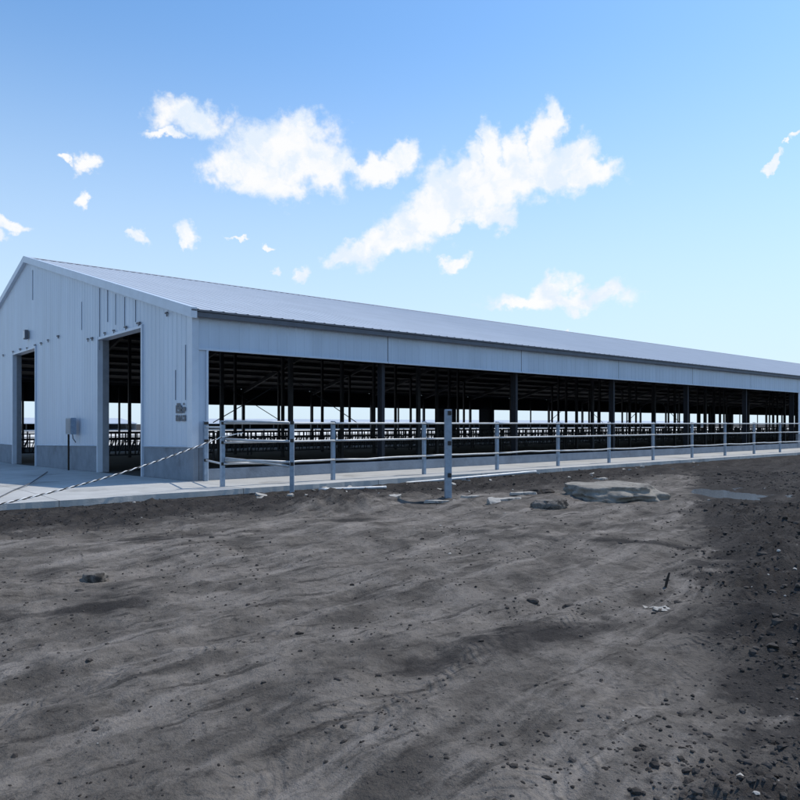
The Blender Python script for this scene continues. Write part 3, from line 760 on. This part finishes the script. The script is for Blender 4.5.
for i in range(34):
    xp = rr2.uniform(225, 760); 
    sE = rr2.uniform(.15, 2.2); k_ = (xp-400)/FPX; Yd = (SLAB_T-sE+C0.dot(D2))/(k_*D2.x+D2.y); P_ = Vector((k_*Yd, Yd, 0)); P_.z = soil_h(P_.x, P_.y)+.01
    if rub is None or i % 6 == 0:
        rub = chunk(300, 500, rr2.uniform(.06, .16), rr2.uniform(.04, .08), rr2.uniform(.03, .06), 0, 'small broken piece of pale rubble in the dark soil along the pavement edge', 30+i, (rr2.uniform(-15, 15), rr2.uniform(-15, 15)))
        rub['group'] = 'rubble bits along the pavement edge'; o_ = rub
    else:
        o_ = rub.copy(); COL.objects.link(o_); o_.scale = (rr2.uniform(.5, 1.2),)*3
    o_.location = P_; o_.rotation_euler.z = rr2.uniform(0, 6.28)
chunk(236, 494, .2, .07, .05, 25, 'flat pale chunk against the pavement edge at the left end', 9)
# pipes lying on the ground along the slab edge
def ground_pipe(a, b, label, r=.035, zo=.03, z=None):
    pa, pb = on(*a), on(*b)
    pts = []
    for i in range(13):
        q = i/12; p = pa.lerp(pb, q); zz_ = soil_h(p.x, p.y) if z is None else z
        pts.append(p)
        p.z = zz_
    zmax = max(p.z-(pa.z+(pb.z-pa.z)*i/12) for i, p in enumerate(pts)) if z is None else 0
    z0, z1 = pts[0].z, pts[-1].z
    for i, p in enumerate(pts): p.z = (z0+(z1-z0)*i/12+zmax*.6 if z is None else z)+r+zo-.03
    return tag(MB().tube(pts, r, 10).build('steel_pipe', M['rail'], smooth_=True), label, 'pipe')
ground_pipe((353, 484.5), (536, 477.5), 'long pale steel pipe lying along the pavement edge', .045, .03)
ground_pipe((319, 492), (386, 489), 'short pale steel pipe lying on the soil left of the long pipe', .04, .02)
# puny stick and scrap
p = on(666, 589)
tag(MB().tube([p+Vector((-.01, 0, -.03)), p+Vector((.01, 0, .06)), p+Vector((.035, 0, .14))], [.012, .014, .009], 6).build('stick', M['twig']), 'short dark stick standing upright in the bare soil', 'stick')
p = on(657, 609)
mb = MB(); rr_ = random.Random(5)
n_ = 9; g_ = {}
vs_ = []; fs_ = []
for a_ in range(n_):
    for b_ in range(n_):
        x = (a_/(n_-1)-.5)*.22; y = (b_/(n_-1)-.5)*.13
        v = Vector((x, y, 0)); w_ = noise.noise_vector(v*22)
        vs_.append((p.x+x+w_.x*.025, p.y+y+w_.y*.025, p.z+.004+abs(w_.z)*.045))
for a_ in range(n_-1):
    for b_ in range(n_-1):
        if noise.noise(Vector((a_*.55, b_*.55, 7))) > -.12 and abs(a_-3.5)/5+abs(b_-3.5)/5 < 1.1: fs_.append((a_*n_+b_, (a_+1)*n_+b_, (a_+1)*n_+b_+1, a_*n_+b_+1))
mb.add(vs_, fs_)
o_ = tag(mb.build('paper_scrap', M['rail'], fixn=False), 'crumpled scrap of white paper torn on the bare soil', 'litter')
o_.data.materials[0] = M['slab']
# clods and grit (nobody could count them)
def clods():
    base = []; 
    for k in range(5):
        bm = bmesh.new(); bmesh.ops.create_icosphere(bm, subdivisions=1, radius=1)
        for v in bm.verts: v.co *= 1+.9*noise.noise(v.co*1.9+Vector((k*9, 0, 0)))
        base.append(([v.co.copy() for v in bm.verts], [tuple(q.index for q in f.verts) for f in bm.faces])); bm.free()
    mb = MB(); rnd = random.Random(11); n = 0; tries = 0
    while n < 9000 and tries < 200000:
        tries += 1
        Y = 2.6*math.exp(rnd.random()*math.log(24/2.6)); X = rnd.uniform(-.62, .66)*Y
        s, t = ST(X, Y)
        if t > SLAB_T-.15: continue
        if math.hypot((X-PUD.x)/1.3, (Y-PUD.y)/2.1) < 1: continue
        churn = sstep(-.3, .6, X-.41*Y+noise.noise(Vector((X, Y, 0))*.8)*1.2); spoil = sstep(-7.5, -5, t)
        dens = max(churn, spoil*.8, .06+.6*max(0, noise.noise(Vector((X, Y, 4))*.7)))
        if rnd.random() > dens: continue
        lump = 1.5 if (max(churn, spoil) > .5 and rnd.random() < .16) else 1
        sz = lump*rnd.uniform(.0025, .008)*(1+.09*Y)*(1+1.2*rnd.random()**8*(1+churn))
        p = Vector((X, Y, soil_h(X, Y)+sz*.15)); vs, fs = base[rnd.randrange(5)]
        rot = Matrix.Rotation(rnd.uniform(0, 6.28), 3, 'Z'); sc_ = Vector((sz*rnd.uniform(.8, 1.6), sz, sz*rnd.uniform(.5, .8)))
        mb.add([p+rot @ Vector((v.x*sc_.x, v.y*sc_.y, v.z*sc_.z)) for v in vs], fs, 1 if rnd.random() < .012 else 0); n += 1
    o = mb.build('soil_clods', [M['clod'], M['slab']], smooth_=False, fixn=False); tag(o, 'loose dark clods and grit scattered over the churned soil', 'clods', kind='stuff')
clods()
